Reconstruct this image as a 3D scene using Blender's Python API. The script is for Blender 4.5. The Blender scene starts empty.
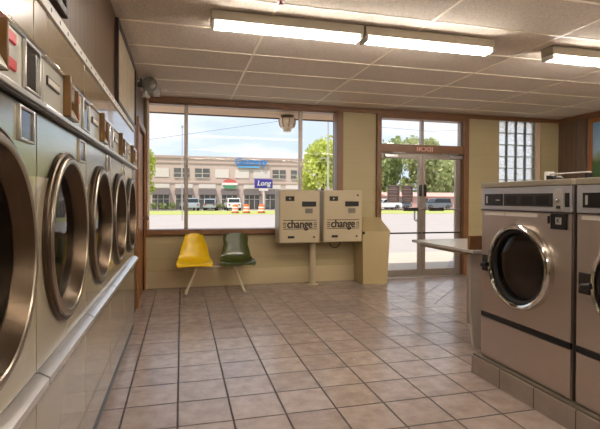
import bpy, bmesh, math, random
from mathutils import Vector, Matrix
random.seed(7)
PI = math.pi
SC = bpy.context.scene
COL = SC.collection

# ---------------------------------------------------------------- materials
def lin(c):
    if isinstance(c, str):
        c = tuple(int(c[i:i+2], 16)/255 for i in (0, 2, 4))
    return tuple(((v/12.92) if v <= .04045 else ((v+.055)/1.055)**2.4) for v in c) + (1,)

def nt(name):
    m = bpy.data.materials.new(name); m.use_nodes = True
    n = m.node_tree.nodes; l = m.node_tree.links
    return m, n, l, n['Principled BSDF']

def mat(name, col, rough=.5, metal=0, spec=.5, var=.08, scale=8, bump=0, bscale=60, coat=0, stretch=(1, 1, 1), emit=0):
    m, n, l, b = nt(name)
    c = lin(col)
    tc = n.new('ShaderNodeTexCoord'); mp = n.new('ShaderNodeMapping'); mp.inputs['Scale'].default_value = stretch
    l.new(tc.outputs['Object'], mp.inputs['Vector'])
    no = n.new('ShaderNodeTexNoise'); no.inputs['Scale'].default_value = scale; no.inputs['Detail'].default_value = 4
    l.new(mp.outputs['Vector'], no.inputs['Vector'])
    r = n.new('ShaderNodeMix'); r.data_type = 'RGBA'
    r.inputs[6].default_value = tuple(v*(1-var) for v in c[:3])+(1,)
    r.inputs[7].default_value = tuple(min(1, v*(1+var)) for v in c[:3])+(1,)
    l.new(no.outputs['Fac'], r.inputs[0]); l.new(r.outputs[2], b.inputs['Base Color'])
    b.inputs['Roughness'].default_value = rough; b.inputs['Metallic'].default_value = metal
    b.inputs['Specular IOR Level'].default_value = spec
    if coat:
        b.inputs['Coat Weight'].default_value = coat; b.inputs['Coat Roughness'].default_value = .04
    if bump:
        n2 = n.new('ShaderNodeTexNoise'); n2.inputs['Scale'].default_value = bscale; n2.inputs['Detail'].default_value = 3
        l.new(mp.outputs['Vector'], n2.inputs['Vector'])
        bp = n.new('ShaderNodeBump'); bp.inputs['Strength'].default_value = bump; bp.inputs['Distance'].default_value = .01
        l.new(n2.outputs['Fac'], bp.inputs['Height']); l.new(bp.outputs['Normal'], b.inputs['Normal'])
    if emit:
        b.inputs['Emission Color'].default_value = c; b.inputs['Emission Strength'].default_value = emit
    return m

def math_node(n, l, op, a, b=None):
    q = n.new('ShaderNodeMath'); q.operation = op
    for i, v in enumerate((a, b)):
        if v is None: continue
        if isinstance(v, (int, float)): q.inputs[i].default_value = v
        else: l.new(v, q.inputs[i])
    return q.outputs[0]

def mixc(n, l, f, a, b):
    r = n.new('ShaderNodeMix'); r.data_type = 'RGBA'
    for i, v in ((0, f), (6, a), (7, b)):
        if isinstance(v, (int, float, tuple)): r.inputs[i].default_value = v
        else: l.new(v, r.inputs[i])
    return r.outputs[2]

TILE, TX, TY = .31, -.3314, 3.8349
def floor_material():
    m, n, l, b = nt('floor tile')
    tc = n.new('ShaderNodeTexCoord')
    def brick(loc, rot, w, h, off):
        mp = n.new('ShaderNodeMapping'); mp.vector_type = 'TEXTURE'
        mp.inputs['Location'].default_value = loc; mp.inputs['Rotation'].default_value = (0, 0, rot)
        l.new(tc.outputs['Object'], mp.inputs['Vector'])
        k = n.new('ShaderNodeTexBrick'); k.offset = off; k.squash = 1; k.offset_frequency = 2
        k.inputs['Scale'].default_value = 1; k.inputs['Brick Width'].default_value = w; k.inputs['Row Height'].default_value = h
        k.inputs['Mortar Size'].default_value = .007; k.inputs['Mortar Smooth'].default_value = .25
        k.inputs['Bias'].default_value = 0
        k.inputs['Color1'].default_value = lin('b4a59c'); k.inputs['Color2'].default_value = lin('a6978f'); k.inputs['Mortar'].default_value = lin('473430')
        l.new(mp.outputs['Vector'], k.inputs['Vector'])
        return k
    a = brick((TX, TY, 0), 0, TILE, TILE, 0)
    d = brick((2.98, 4.92, 0), PI/4, .5, .25, .5)
    sx = n.new('ShaderNodeSeparateXYZ'); l.new(tc.outputs['Object'], sx.inputs[0])
    msk = math_node(n, l, 'MULTIPLY', math_node(n, l, 'GREATER_THAN', sx.outputs[0], 2.945), math_node(n, l, 'GREATER_THAN', sx.outputs[1], 4.90))
    col = mixc(n, l, msk, a.outputs['Color'], d.outputs['Color'])
    fac = math_node(n, l, 'ADD', math_node(n, l, 'MULTIPLY', a.outputs['Fac'], math_node(n, l, 'SUBTRACT', 1.0, msk)), math_node(n, l, 'MULTIPLY', d.outputs['Fac'], msk))
    no = n.new('ShaderNodeTexNoise'); no.inputs['Scale'].default_value = 9; no.inputs['Detail'].default_value = 6; no.inputs['Roughness'].default_value = .65
    l.new(tc.outputs['Object'], no.inputs['Vector'])
    rp = n.new('ShaderNodeValToRGB'); rp.color_ramp.elements[0].position = .3; rp.color_ramp.elements[0].color = (.74, .70, .68, 1)
    rp.color_ramp.elements[1].position = .7; rp.color_ramp.elements[1].color = (1.08, 1.06, 1.04, 1)
    l.new(no.outputs['Fac'], rp.inputs[0])
    mu = n.new('ShaderNodeMix'); mu.data_type = 'RGBA'; mu.blend_type = 'MULTIPLY'; mu.inputs[0].default_value = 1
    l.new(col, mu.inputs[6]); l.new(rp.outputs[0], mu.inputs[7]); l.new(mu.outputs[2], b.inputs['Base Color'])
    n3 = n.new('ShaderNodeTexNoise'); n3.inputs['Scale'].default_value = 30; n3.inputs['Detail'].default_value = 3
    l.new(tc.outputs['Object'], n3.inputs['Vector'])
    rr = math_node(n, l, 'ADD', math_node(n, l, 'MULTIPLY', n3.outputs['Fac'], .14), .17)
    l.new(math_node(n, l, 'ADD', rr, math_node(n, l, 'MULTIPLY', fac, .3)), b.inputs['Roughness'])
    bp = n.new('ShaderNodeBump'); bp.inputs['Strength'].default_value = .5; bp.inputs['Distance'].default_value = .004
    hh = math_node(n, l, 'ADD', math_node(n, l, 'SUBTRACT', 1.0, fac), math_node(n, l, 'MULTIPLY', n3.outputs['Fac'], .12))
    l.new(hh, bp.inputs['Height']); l.new(bp.outputs['Normal'], b.inputs['Normal'])
    b.inputs['Specular IOR Level'].default_value = .7
    return m

def groove_material(name, col, axis, pitch, width, rough, var=.12, bright=(1, 1), dark=.45, grain=True, cross=None):
    """painted or wooden boards: grooves every pitch metres along one axis"""
    m, n, l, b = nt(name); c = lin(col)
    tc = n.new('ShaderNodeTexCoord'); sx = n.new('ShaderNodeSeparateXYZ'); l.new(tc.outputs['Object'], sx.inputs[0])
    v = sx.outputs['xyz'.index(axis)]
    f = math_node(n, l, 'FRACT', math_node(n, l, 'DIVIDE', v, pitch))
    if name == 'wood paneling':      # uneven board widths
        f2 = math_node(n, l, 'FRACT', math_node(n, l, 'ADD', math_node(n, l, 'DIVIDE', v, pitch*1.9), .37))
        g2 = math_node(n, l, 'LESS_THAN', f2, width/pitch/1.9)
    g = math_node(n, l, 'LESS_THAN', f, width/pitch)
    if name == 'wood paneling': g = math_node(n, l, 'MAXIMUM', g, g2)
    mp = n.new('ShaderNodeMapping')
    st = [1, 1, 1]
    if grain: st['xyz'.index(axis)] = 14
    mp.inputs['Scale'].default_value = st; l.new(tc.outputs['Object'], mp.inputs['Vector'])
    no = n.new('ShaderNodeTexNoise'); no.inputs['Scale'].default_value = 2.5; no.inputs['Detail'].default_value = 6; l.new(mp.outputs['Vector'], no.inputs['Vector'])
    base = mixc(n, l, no.outputs['Fac'], tuple(x*(1-var*2) for x in c[:3])+(1,), tuple(x*(1+var*2) for x in c[:3])+(1,))
    l.new(mixc(n, l, g, base, tuple(x*dark for x in c[:3])+(1,)), b.inputs['Base Color'])
    b.inputs['Roughness'].default_value = rough
    bp = n.new('ShaderNodeBump'); bp.inputs['Strength'].default_value = .4; bp.inputs['Distance'].default_value = .004
    l.new(math_node(n, l, 'SUBTRACT', 1.0, g), bp.inputs['Height']); l.new(bp.outputs['Normal'], b.inputs['Normal'])
    return m

def ceiling_material():
    m, n, l, b = nt('fissured ceiling tile'); tc = n.new('ShaderNodeTexCoord')
    no = n.new('ShaderNodeTexNoise'); no.inputs['Scale'].default_value = 85; no.inputs['Detail'].default_value = 4; no.inputs['Roughness'].default_value = .7
    l.new(tc.outputs['Object'], no.inputs['Vector'])
    rp = n.new('ShaderNodeValToRGB'); rp.color_ramp.elements[0].position = .33; rp.color_ramp.elements[0].color = lin('c0b3a4')
    rp.color_ramp.elements[1].position = .6; rp.color_ramp.elements[1].color = lin('e0d4c4')
    l.new(no.outputs['Fac'], rp.inputs[0]); l.new(rp.outputs[0], b.inputs['Base Color']); b.inputs['Roughness'].default_value = .9
    bp = n.new('ShaderNodeBump'); bp.inputs['Strength'].default_value = .6; bp.inputs['Distance'].default_value = .006
    l.new(no.outputs['Fac'], bp.inputs['Height']); l.new(bp.outputs['Normal'], b.inputs['Normal'])
    return m

def glass_material(name, tint=(1, 1, 1), ior=1.45):
    m = bpy.data.materials.new(name); m.use_nodes = True; n = m.node_tree.nodes; l = m.node_tree.links
    n.remove(n['Principled BSDF']); out = n['Material Output']
    tr = n.new('ShaderNodeBsdfTransparent'); tr.inputs[0].default_value = tint+(1,)
    gl = n.new('ShaderNodeBsdfGlossy'); gl.inputs['Roughness'].default_value = .02
    lw = n.new('ShaderNodeFresnel'); lw.inputs['IOR'].default_value = ior
    mx = n.new('ShaderNodeMixShader')
    l.new(lw.outputs[0], mx.inputs[0]); l.new(tr.outputs[0], mx.inputs[1]); l.new(gl.outputs[0], mx.inputs[2])
    l.new(mx.outputs[0], out.inputs['Surface'])
    return m

def glassblock_material():
    m = bpy.data.materials.new('wavy glass block'); m.use_nodes = True; n = m.node_tree.nodes; l = m.node_tree.links
    n.remove(n['Principled BSDF']); out = n['Material Output']; tc = n.new('ShaderNodeTexCoord')
    wv = n.new('ShaderNodeTexNoise'); wv.inputs['Scale'].default_value = 17; wv.inputs['Detail'].default_value = 1.5; wv.inputs['Distortion'].default_value = 2.2
    l.new(tc.outputs['Object'], wv.inputs['Vector'])
    bp = n.new('ShaderNodeBump'); bp.inputs['Strength'].default_value = 1; bp.inputs['Distance'].default_value = .12
    l.new(wv.outputs['Fac'], bp.inputs['Height'])
    rf = n.new('ShaderNodeBsdfRefraction'); rf.inputs['IOR'].default_value = 1.1; rf.inputs['Roughness'].default_value = .05; rf.inputs[0].default_value = (1, 1, 1, 1)
    l.new(bp.outputs['Normal'], rf.inputs['Normal'])
    tl = n.new('ShaderNodeBsdfTranslucent'); tl.inputs[0].default_value = (1, 1, 1, 1); l.new(bp.outputs['Normal'], tl.inputs['Normal'])
    gl = n.new('ShaderNodeBsdfGlossy'); gl.inputs['Roughness'].default_value = .08; l.new(bp.outputs['Normal'], gl.inputs['Normal'])
    m1 = n.new('ShaderNodeMixShader'); m1.inputs[0].default_value = .08; l.new(rf.outputs[0], m1.inputs[1]); l.new(tl.outputs[0], m1.inputs[2])
    m2 = n.new('ShaderNodeMixShader'); m2.inputs[0].default_value = .03; l.new(m1.outputs[0], m2.inputs[1]); l.new(gl.outputs[0], m2.inputs[2])
    l.new(m2.outputs[0], out.inputs['Surface'])
    return m

def leaf_material(name, c1, c2):
    m, n, l, b = nt(name); g = n.new('ShaderNodeNewGeometry')
    l.new(mixc(n, l, g.outputs['Random Per Island'], lin(c1), lin(c2)), b.inputs['Base Color'])
    b.inputs['Roughness'].default_value = .6
    b.inputs['Subsurface Weight'].default_value = 0
    out = n['Material Output']; tl = n.new('ShaderNodeBsdfTranslucent'); l.new(mixc(n, l, g.outputs['Random Per Island'], lin(c1), lin(c2)), tl.inputs[0])
    mx = n.new('ShaderNodeMixShader'); mx.inputs[0].default_value = .35
    l.new(b.outputs[0], mx.inputs[1]); l.new(tl.outputs[0], mx.inputs[2]); l.new(mx.outputs[0], out.inputs['Surface'])
    return m

def print_material(name, kind):
    m, n, l, b = nt(name); tc = n.new('ShaderNodeTexCoord')
    if kind == 'landscape':
        sx = n.new('ShaderNodeSeparateXYZ'); l.new(tc.outputs['Object'], sx.inputs[0])
        no = n.new('ShaderNodeTexNoise'); no.inputs['Scale'].default_value = 4; no.inputs['Detail'].default_value = 5; l.new(tc.outputs['Object'], no.inputs['Vector'])
        h = math_node(n, l, 'ADD', sx.outputs[2], math_node(n, l, 'MULTIPLY', math_node(n, l, 'SUBTRACT', no.outputs['Fac'], .5), .35))
        rp = n.new('ShaderNodeValToRGB'); e = rp.color_ramp.elements
        e[0].position = .0; e[0].color = lin('3d5a2c'); e[1].position = 1; e[1].color = lin('7fa9cf')
        for p, c in ((.42, '4d6d3a'), (.5, '8a9a78'), (.58, '9fc0d8')):
            q = e.new(p); q.color = lin(c)
        l.new(math_node(n, l, 'DIVIDE', math_node(n, l, 'SUBTRACT', h, 1.4), 1.15), rp.inputs[0]); l.new(rp.outputs[0], b.inputs['Base Color'])
    else:
        no = n.new('ShaderNodeTexVoronoi'); no.inputs['Scale'].default_value = 9; l.new(tc.outputs['Object'], no.inputs['Vector'])
        l.new(mixc(n, l, no.outputs['Distance'], lin('d3c4aa'), lin('b5a587')), b.inputs['Base Color'])
    b.inputs['Roughness'].default_value = .35
    return m

M = {}
M['floor'] = floor_material()
M['ceiling'] = ceiling_material()
M['tee'] = mat('painted ceiling tee', 'efe3cc', .4, var=.12, scale=3)
M['wall'] = groove_material('painted block wall', 'b3a47c', 'z', .2032, .006, .55, var=.03, dark=.86, grain=False)
M['wallplain'] = mat('beige wall paint', 'c2b08a', .55, var=.05, scale=2, bump=.1)
M['panel'] = groove_material('wood paneling', '6e5845', 'y', .105, .006, .42, var=.14, dark=.4)
M['wood'] = mat('stained trim wood', '7c5636', .4, var=.2, scale=5, stretch=(1, 1, 1), bump=.05)
M['doorwood'] = mat('orange brown door wood', '9a6231', .4, var=.2, scale=4, stretch=(6, 6, .6))
M['darkwood'] = mat('dark picture frame wood', '2f1d14', .4, var=.2)
M['enamel'] = mat('beige dryer enamel', 'a59a82', .2, var=.03, scale=3, coat=.8)
M['lightenamel'] = mat('pale control enamel', 'c4c3b6', .3, var=.06, scale=5, coat=.3)
M['fascia'] = mat('glossy beige laminate', '93805f', .22, var=.05, scale=3, coat=.6)
M['steel'] = mat('brushed stainless', 'a3a098', .28, 1, var=.08, scale=6, stretch=(1, 1, 40), bump=.02, bscale=20)
M['wsteel'] = mat('washer stainless', 'c9bdb3', .36, .9, var=.05, scale=5, stretch=(1, 1, 30), bump=.02, bscale=20)
M['band'] = mat('dryer upper steel', 'b4b2a4', .2, 1, var=.06, scale=5)
M['chrome'] = mat('chrome', 'd6d2ca', .1, 1, var=.03)
M['rim'] = mat('bronze toned door rim', '5d4f41', .36, 1, var=.08)
M['ring'] = mat('satin door ring', 'a59a8b', .3, 1, var=.06)
M['funnel'] = mat('brushed brown steel funnel', '55483a', .34, 1, var=.12, scale=5, stretch=(30, 1, 1))
M['alu'] = mat('mill aluminium', 'c9c5bf', .28, 1, var=.05)
M['ledge'] = mat('bright ledge aluminium', 'e6e4e0', .3, .85, var=.06, scale=12)
M['alugrey'] = mat('storefront aluminium', 'a0958a', .4, .6, var=.05)
M['black'] = mat('black plastic', '15120f', .35, var=.1)
M['rubber'] = mat('black rubber gasket', '1a1614', .6, var=.1)
M['darkgrey'] = mat('dark grey plastic', '332c28', .3, var=.1)
M['indicator'] = mat('red indicator lens', 'b80814', .4, var=.1, emit=.12)
M['brown'] = mat('brown coin meter enamel', '6b4a1c', .4, var=.18, scale=14)
M['kick'] = mat('blue grey kick plate', '5d6468', .35, .5, var=.1)
M['grey'] = mat('light grey paint', 'a8a29a', .45, var=.06)
M['cpanel'] = mat('satin control panel', 'b4b3b6', .35, .4, var=.05)
M['lid'] = mat('drab washer lid', '8f8470', .5, var=.08)
M['white'] = mat('white paint', 'e2ded6', .5, var=.05)
M['cream'] = mat('cream changer enamel', 'bcac8c', .4, var=.05, scale=4)
M['ink'] = mat('dark brown ink', '2a1f17', .6, var=.1)
M['bin'] = mat('beige bin laminate', 'b8a578', .45, var=.06, scale=3)
M['yellow'] = mat('yellow fibreglass', 'f2ca12', .32, var=.06, scale=20, coat=.3)
M['green'] = mat('dark green fibreglass', '434a1c', .25, var=.1, scale=20, coat=.5)
M['cleg'] = mat('cream bench leg', 'd6c8a6', .4, var=.04)
M['beam'] = mat('beige painted steel', 'a79373', .45, var=.06)
M['laminate'] = mat('grey marbled laminate', 'c0b8b0', .35, var=.15, scale=7)
M['tabletop'] = mat('pale tabletop laminate', 'b5b0aa', .22, var=.05)
M['curbtile'] = None
M['glass'] = glass_material('window glass', ior=1.16)
M['washglass'] = glass_material('washer door glass', tint=(.9, .88, .86), ior=1.22)
M['doorglass'] = glass_material('machine door glass', tint=(.6, .58, .56), ior=1.25)
M['gblock'] = glassblock_material()
M['grout'] = mat('glass block mortar', 'a3b0a2', .8, var=.1)
M['drum'] = mat('perforated drum steel', '908a83', .35, 1, var=.25, scale=30)
M['washdrum'] = mat('washer drum steel', 'c4bdb6', .4, .7, var=.12, scale=30)
M['tube'] = mat('lit fluorescent tube', 'fff7ee', .5, var=.02, emit=46)
M['fixture'] = mat('enamelled light channel', 'a99d88', .4, var=.06)
M['lampgrey'] = mat('grey lamp lens', '777066', .35, var=.1)
M['red'] = mat('dull red enamel', '6d1c14', .4, var=.1)
M['pink'] = mat('pink vinyl lettering', 'e2a593', .5, var=.05)
M['paper'] = mat('grey printed notice', '77686a', .6, var=.15, scale=30)
M['paperline'] = mat('pale printed lines', 'b9a9a4', .6, var=.05)
M['whitepanel'] = mat('white label', 'e0d8cb', .5, var=.05, scale=30)
M['map'] = print_material('pale textured print', 'map')
M['landscape'] = print_material('landscape print', 'landscape')
# outdoors
M['concrete'] = mat('pale concrete', 'b3a89b', .9, var=.1, scale=1.5, bump=.2)
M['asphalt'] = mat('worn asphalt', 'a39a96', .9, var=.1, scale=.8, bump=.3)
M['grass'] = mat('mown lawn', '9ea458', .95, var=.2, scale=3, bump=.5)
M['soffit'] = mat('peach painted soffit', 'dcc0a4', .8, var=.04, scale=2)
M['fasciadark'] = mat('dark gutter metal', '6b5c50', .5, var=.1)
M['brick'] = mat('pinkish brick facade', 'c0aca1', .9, var=.1, scale=2)
M['brickdark'] = mat('darker brick band', 'b09a8e', .9, var=.1, scale=2)
M['stucco'] = mat('pale stucco panel', 'd2c9c0', .9, var=.05)
M['awning'] = mat('grey striped awning', '564d4b', .8, var=.25, scale=12, stretch=(10, 1, 1))
M['shopglass'] = mat('shop front glass', '5c5954', .15, var=.5, scale=1.2)
M['signblue'] = mat('blue sign enamel', '1f80cc', .4, var=.05)
M['signlight'] = mat('light blue sign', '6fb0de', .4, var=.05)
M['purple'] = mat('purple sign face', '3b2f86', .4, var=.05)
M['signred'] = mat('red sign enamel', 'c45a52', .5, var=.05)
M['signgreen'] = mat('green sign enamel', '4d8a62', .5, var=.05)
M['orange'] = mat('orange barrel plastic', 'f06a1e', .5, var=.05)
M['carwhite'] = mat('white car paint', 'd8d8da', .25, var=.03, coat=.5)
M['carsilver'] = mat('silver car paint', 'a3aab3', .25, .3, var=.03, coat=.5)
M['cargrey'] = mat('grey car paint', '6d727a', .25, .3, var=.03, coat=.5)
M['carglass'] = mat('car window', '22272c', .08, var=.1)
M['tail'] = mat('red tail light', '9a1a16', .3, var=.1)
M['bark'] = mat('tree bark', '5b4a3a', .9, var=.2, scale=12)
M['leafbright'] = leaf_material('bright green leaves', 'a3b346', 'd6da74')
M['leafmid'] = leaf_material('olive green leaves', '8d9a5c', 'c3c690')
M['leafdark'] = leaf_material('deep green leaves', '7b8c50', 'aab47a')
M['pole'] = mat('pale galvanised pole', 'aaa5a0', .5, var=.05)
M['wire'] = mat('dark power cable', '6d7074', .6, var=.05)
M['pinkroof'] = mat('pink shop wall', 'c79d92', .8, var=.05)
M['amber'] = mat('amber lantern glass', 'f0dcc2', .15, var=.25, scale=40)

# ---------------------------------------------------------------- mesh builder
class MB:
    def __init__(s): s.b = bmesh.new(); s.bev = False
    def box(s, x0, x1, y0, y1, z0, z1, bev=0, seg=2):
        vs = [s.b.verts.new((x, y, z)) for x in (x0, x1) for y in (y0, y1) for z in (z0, z1)]
        fs = [s.b.faces.new([vs[i] for i in q]) for q in ((0, 1, 3, 2), (4, 6, 7, 5), (0, 4, 5, 1), (2, 3, 7, 6), (0, 2, 6, 4), (1, 5, 7, 3))]
        if bev:
            s.bev = True
            es = list({e for f in fs for e in f.edges})
            bmesh.ops.bevel(s.b, geom=es, offset=bev, segments=seg, profile=.5, affect='EDGES')
        return s
    def tube(s, path, r, seg=10, cap=True, closed=False):
        pts = [Vector(p) for p in path]; rr = r if isinstance(r, (list, tuple)) else [r]*len(pts)
        rings = []; up = None
        for i, p in enumerate(pts):
            if closed: t = pts[(i+1) % len(pts)]-pts[i-1]
            else: t = pts[min(i+1, len(pts)-1)]-pts[max(i-1, 0)]
            t.normalize()
            if up is None: up = Vector((0, 0, 1)) if abs(t.z) < .9 else Vector((1, 0, 0))
            a = t.cross(up).normalized(); up2 = a.cross(t).normalized(); up = up2
            rings.append([s.b.verts.new(p+(a*math.cos(k*2*PI/seg)+up2*math.sin(k*2*PI/seg))*rr[i]) for k in range(seg)])
        n = len(rings)
        for i in range(n if closed else n-1):
            A, B = rings[i], rings[(i+1) % n]
            for k in range(seg): s.b.faces.new((A[k], A[(k+1) % seg], B[(k+1) % seg], B[k]))
        if cap and not closed:
            s.b.faces.new(rings[0][::-1]); s.b.faces.new(rings[-1])
        return s
    def lathe(s, prof, c=(0, 0, 0), axis='z', seg=32, caps=(False, False)):
        """prof: (radius, height) pairs revolved about an axis through c"""
        rings = []
        for r, h in prof:
            ring = []
            for k in range(seg):
                a = 2*PI*k/seg; u, v = r*math.cos(a), r*math.sin(a)
                p = {'z': (u, v, h), 'x': (h, u, v), 'y': (v, h, u)}[axis]
                ring.append(s.b.verts.new((c[0]+p[0], c[1]+p[1], c[2]+p[2])))
            rings.append(ring)
        for A, B in zip(rings, rings[1:]):
            for k in range(seg): s.b.faces.new((A[k], A[(k+1) % seg], B[(k+1) % seg], B[k]))
        if caps[0]: s.b.faces.new(rings[0][::-1])
        if caps[1]: s.b.faces.new(rings[-1])
        return s
    def prism(s, poly, axis, a, b):
        """poly: 2-D outline in the two other axes (in xyz order), extruded from a to b"""
        def P(u, v, w):
            return {'x': (w, u, v), 'y': (u, w, v), 'z': (u, v, w)}[axis]
        A = [s.b.verts.new(P(u, v, a)) for u, v in poly]; B = [s.b.verts.new(P(u, v, b)) for u, v in poly]
        n = len(poly)
        s.b.faces.new(A[::-1]); s.b.faces.new(B)
        for i in range(n): s.b.faces.new((A[i], A[(i+1) % n], B[(i+1) % n], B[i]))
        return s
    def holed(s, y0, y1, z0, z1, cy, cz, r, x0, x1, seg=64):
        """a plate (front at x1, back at x0) with a round hole"""
        def rect(a):
            dx, dz = math.cos(a), math.sin(a); t = 1e9
            if dx > 1e-9: t = min(t, (y1-cy)/dx)
            if dx < -1e-9: t = min(t, (y0-cy)/dx)
            if dz > 1e-9: t = min(t, (z1-cz)/dz)
            if dz < -1e-9: t = min(t, (z0-cz)/dz)
            return cy+dx*t, cz+dz*t
        angs = [2*PI*k/seg for k in range(seg)]+[math.atan2(z-cz, y-cy) % (2*PI) for y in (y0, y1) for z in (z0, z1)]
        angs = sorted(set(round(a, 6) for a in angs)); n = len(angs)
        F = [[], []]; 
        for a in angs:
            o = rect(a); i = (cy+r*math.cos(a), cz+r*math.sin(a))
            for k, x in enumerate((x1, x0)):
                F[k].append((s.b.verts.new((x,)+o), s.b.verts.new((x,)+i)))
        for j in range(n):
            k = (j+1) % n
            s.b.faces.new((F[0][j][0], F[0][k][0], F[0][k][1], F[0][j][1]))
            s.b.faces.new((F[1][j][0], F[1][j][1], F[1][k][1], F[1][k][0]))
            s.b.faces.new((F[0][j][0], F[1][j][0], F[1][k][0], F[0][k][0]))
            s.b.faces.new((F[0][j][1], F[0][k][1], F[1][k][1], F[1][j][1]))
        return s
    def build(s, name, m, parent=None, smooth=True, loc=None):
        bmesh.ops.recalc_face_normals(s.b, faces=s.b.faces)
        me = bpy.data.meshes.new(name); s.b.to_mesh(me); s.b.free(); me.materials.append(m)
        if smooth:
            me.polygons.foreach_set('use_smooth', [True]*len(me.polygons)); me.set_sharp_from_angle(angle=math.radians(20 if s.bev else 40))
        o = bpy.data.objects.new(name, me); COL.objects.link(o)
        if loc: o.location = loc
        if parent: o.parent = parent
        return o

def tag(o, label=None, cat=None, group=None, kind=None):
    for k, v in (('label', label), ('category', cat), ('group', group), ('kind', kind)):
        if v: o[k] = v
    return o
def thing(name, label, cat, loc=(0, 0, 0), rz=0, group=None):
    o = bpy.data.objects.new(name, None); COL.objects.link(o); o.location = loc; o.rotation_euler = (0, 0, rz); o.empty_display_size = .1
    return tag(o, label, cat, group)
def struct(o): o['kind'] = 'structure'; return o
def kids(o): return [c for c in COL.objects if c.parent == o]
def copy_tree(o, parent=None):
    c = o.copy(); COL.objects.link(c); c.parent = parent
    for ch in kids(o): copy_tree(ch, c)
    return c
def B(*a, **k): return MB().box(*a, **k)

def text_mesh(txt, size, depth, shear=0, bold=0):
    cu = bpy.data.curves.new('lettering', 'FONT'); cu.body = txt; cu.size = size; cu.extrude = depth; cu.align_x = 'CENTER'; cu.align_y = 'CENTER'; cu.shear = shear
    ob = bpy.data.objects.new('lettering', cu); COL.objects.link(ob); bpy.context.view_layer.update()
    me = bpy.data.meshes.new_from_object(ob.evaluated_get(bpy.context.evaluated_depsgraph_get()))
    if bold:                       # heavier strokes
        b = bmesh.new(); b.from_mesh(me); src = b.faces[:]
        for k_, (dx, dy) in enumerate(((-bold, 0), (bold, 0), (0, bold*.6), (0, -bold*.6))):
            r = bmesh.ops.duplicate(b, geom=b.verts[:0]+src+list({e for f in src for e in f.edges})+list({v for f in src for v in f.verts}))
            vs_ = [g for g in r['geom'] if isinstance(g, bmesh.types.BMVert)]
            bmesh.ops.translate(b, verts=vs_, vec=(dx, dy, (k_+1)*depth*.12))
        b.to_mesh(me); b.free()
    bpy.data.objects.remove(ob); return me
def lettering(txt, size, depth, m, parent, loc, rot, sx=1, sz=1, shear=0, bold=0):
    me = text_mesh(txt, size, depth, shear, bold); me.materials.clear(); me.materials.append(m)
    o = bpy.data.objects.new('lettering', me); COL.objects.link(o); o.parent = parent
    o.matrix_local = Matrix.Translation(loc) @ rot.to_4x4() @ Matrix.Diagonal((sx, sz, 1, 1))
    return o
FACE_MY = Matrix(((1, 0, 0), (0, 0, -1), (0, 1, 0)))      # text read from -Y
FACE_PX = Matrix(((0, 0, 1), (1, 0, 0), (0, 1, 0)))       # text read from +X

# ---------------------------------------------------------------- the room
XL, XR, YB, YR, ZC = -.5, 6.5, 6.69, -4.0, 2.70
struct(B(-1.6, 6.8, YR-.2, YB+.16, -.2, 0).build('floor', M['floor']))
struct(B(-1.6, 6.8, YR-.2, YB+.1, ZC, ZC+.06).build('ceiling', M['ceiling']))
g = MB()
for k in range(-1, 5):
    x = .685+1.26*k
    if x > XL: g.box(x-.012, x+.012, YR, YB, ZC-.004, ZC+.002)
for k in range(-12, 6):
    y = 3.285+.61*k
    g.box(XL, XR, y-.011, y+.011, ZC-.0045, ZC+.002)
struct(g.build('trim_5', M['tee'], smooth=False))
struct(B(-2, 9, YR-.4, 7.55, ZC+.075, ZC+.35).build('roof', M['soffit']))
struct(B(-4, 2.75, YB+.17, 7.55, 2.635, 2.77).build('trim_6', M['soffit']))
struct(B(-4, 2.75, 7.555, 7.60, 2.62, 3.2).build('trim_7', M['fasciadark']))

# back wall with its three openings
w = MB()
Y0, Y1 = YB, YB+.15
w.box(-.66, -.47, Y0, Y1, 0, ZC); w.box(-.47, 2.416, Y0, Y1, 0, .75); w.box(2.416, 2.987, Y0, Y1, 0, ZC)
w.box(4.649, 5.27, Y0, Y1, 0, ZC); w.box(5.27, 6.13, Y0, Y1, 0, 1.01); w.box(6.13, 6.7, Y0, Y1, 0, ZC)
w.box(-.47, 2.416, Y0, Y1, 2.63, ZC); w.box(2.987, 4.649, Y0, Y1, 2.57, ZC); w.box(5.27, 6.13, Y0, Y1, 2.63, ZC)
struct(w.build('wall_back', M['wall'], smooth=False))
# left wall: panelled bulkhead over the dryers, solid stretch with a door near the window
w = MB()
w.box(-.64, XL, YR, 4.66, 1.915, ZC); w.box(-1.6, -1.45, YR, 4.66, 0, ZC)
struct(w.build('wall_left', M['panel'], smooth=False))
w = MB()
w.box(-.64, XL, 4.66, 5.60, 0, ZC); w.box(-.64, XL, 6.56, YB, 0, ZC); w.box(-.64, XL, 5.60, 6.56, 2.13, ZC)
struct(w.build('wall_corner', M['panel'], smooth=False))
struct(B(XR, XR+.15, YR, YB, 0, ZC).build('wall_right', M['panel'], smooth=False))
struct(B(-1.6, 6.65, YR-.15, YR, 0, ZC).build('wall_rear', M['wallplain'], smooth=False))
# trims
struct(B(-.49, 6.5, YB-.025, YB, 2.625, ZC-.005, bev=.004).build('trim_1', M['wood']))
struct(B(XR-.02, XR, YR, YB-.03, 2.63, ZC-.005, bev=.004).build('trim_2', M['wood']))
struct(B(XL, XL+.02, 4.7, YB-.03, 2.64, ZC-.005, bev=.003).build('trim_3', M['wood']))
b = MB(); b.box(-.49, 2.99, YB-.018, YB, 0, .24, bev=.004); b.box(4.65, 6.5, YB-.018, YB, 0, .24, bev=.004)
struct(b.build('baseboard_back', M['wallplain']))

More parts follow.
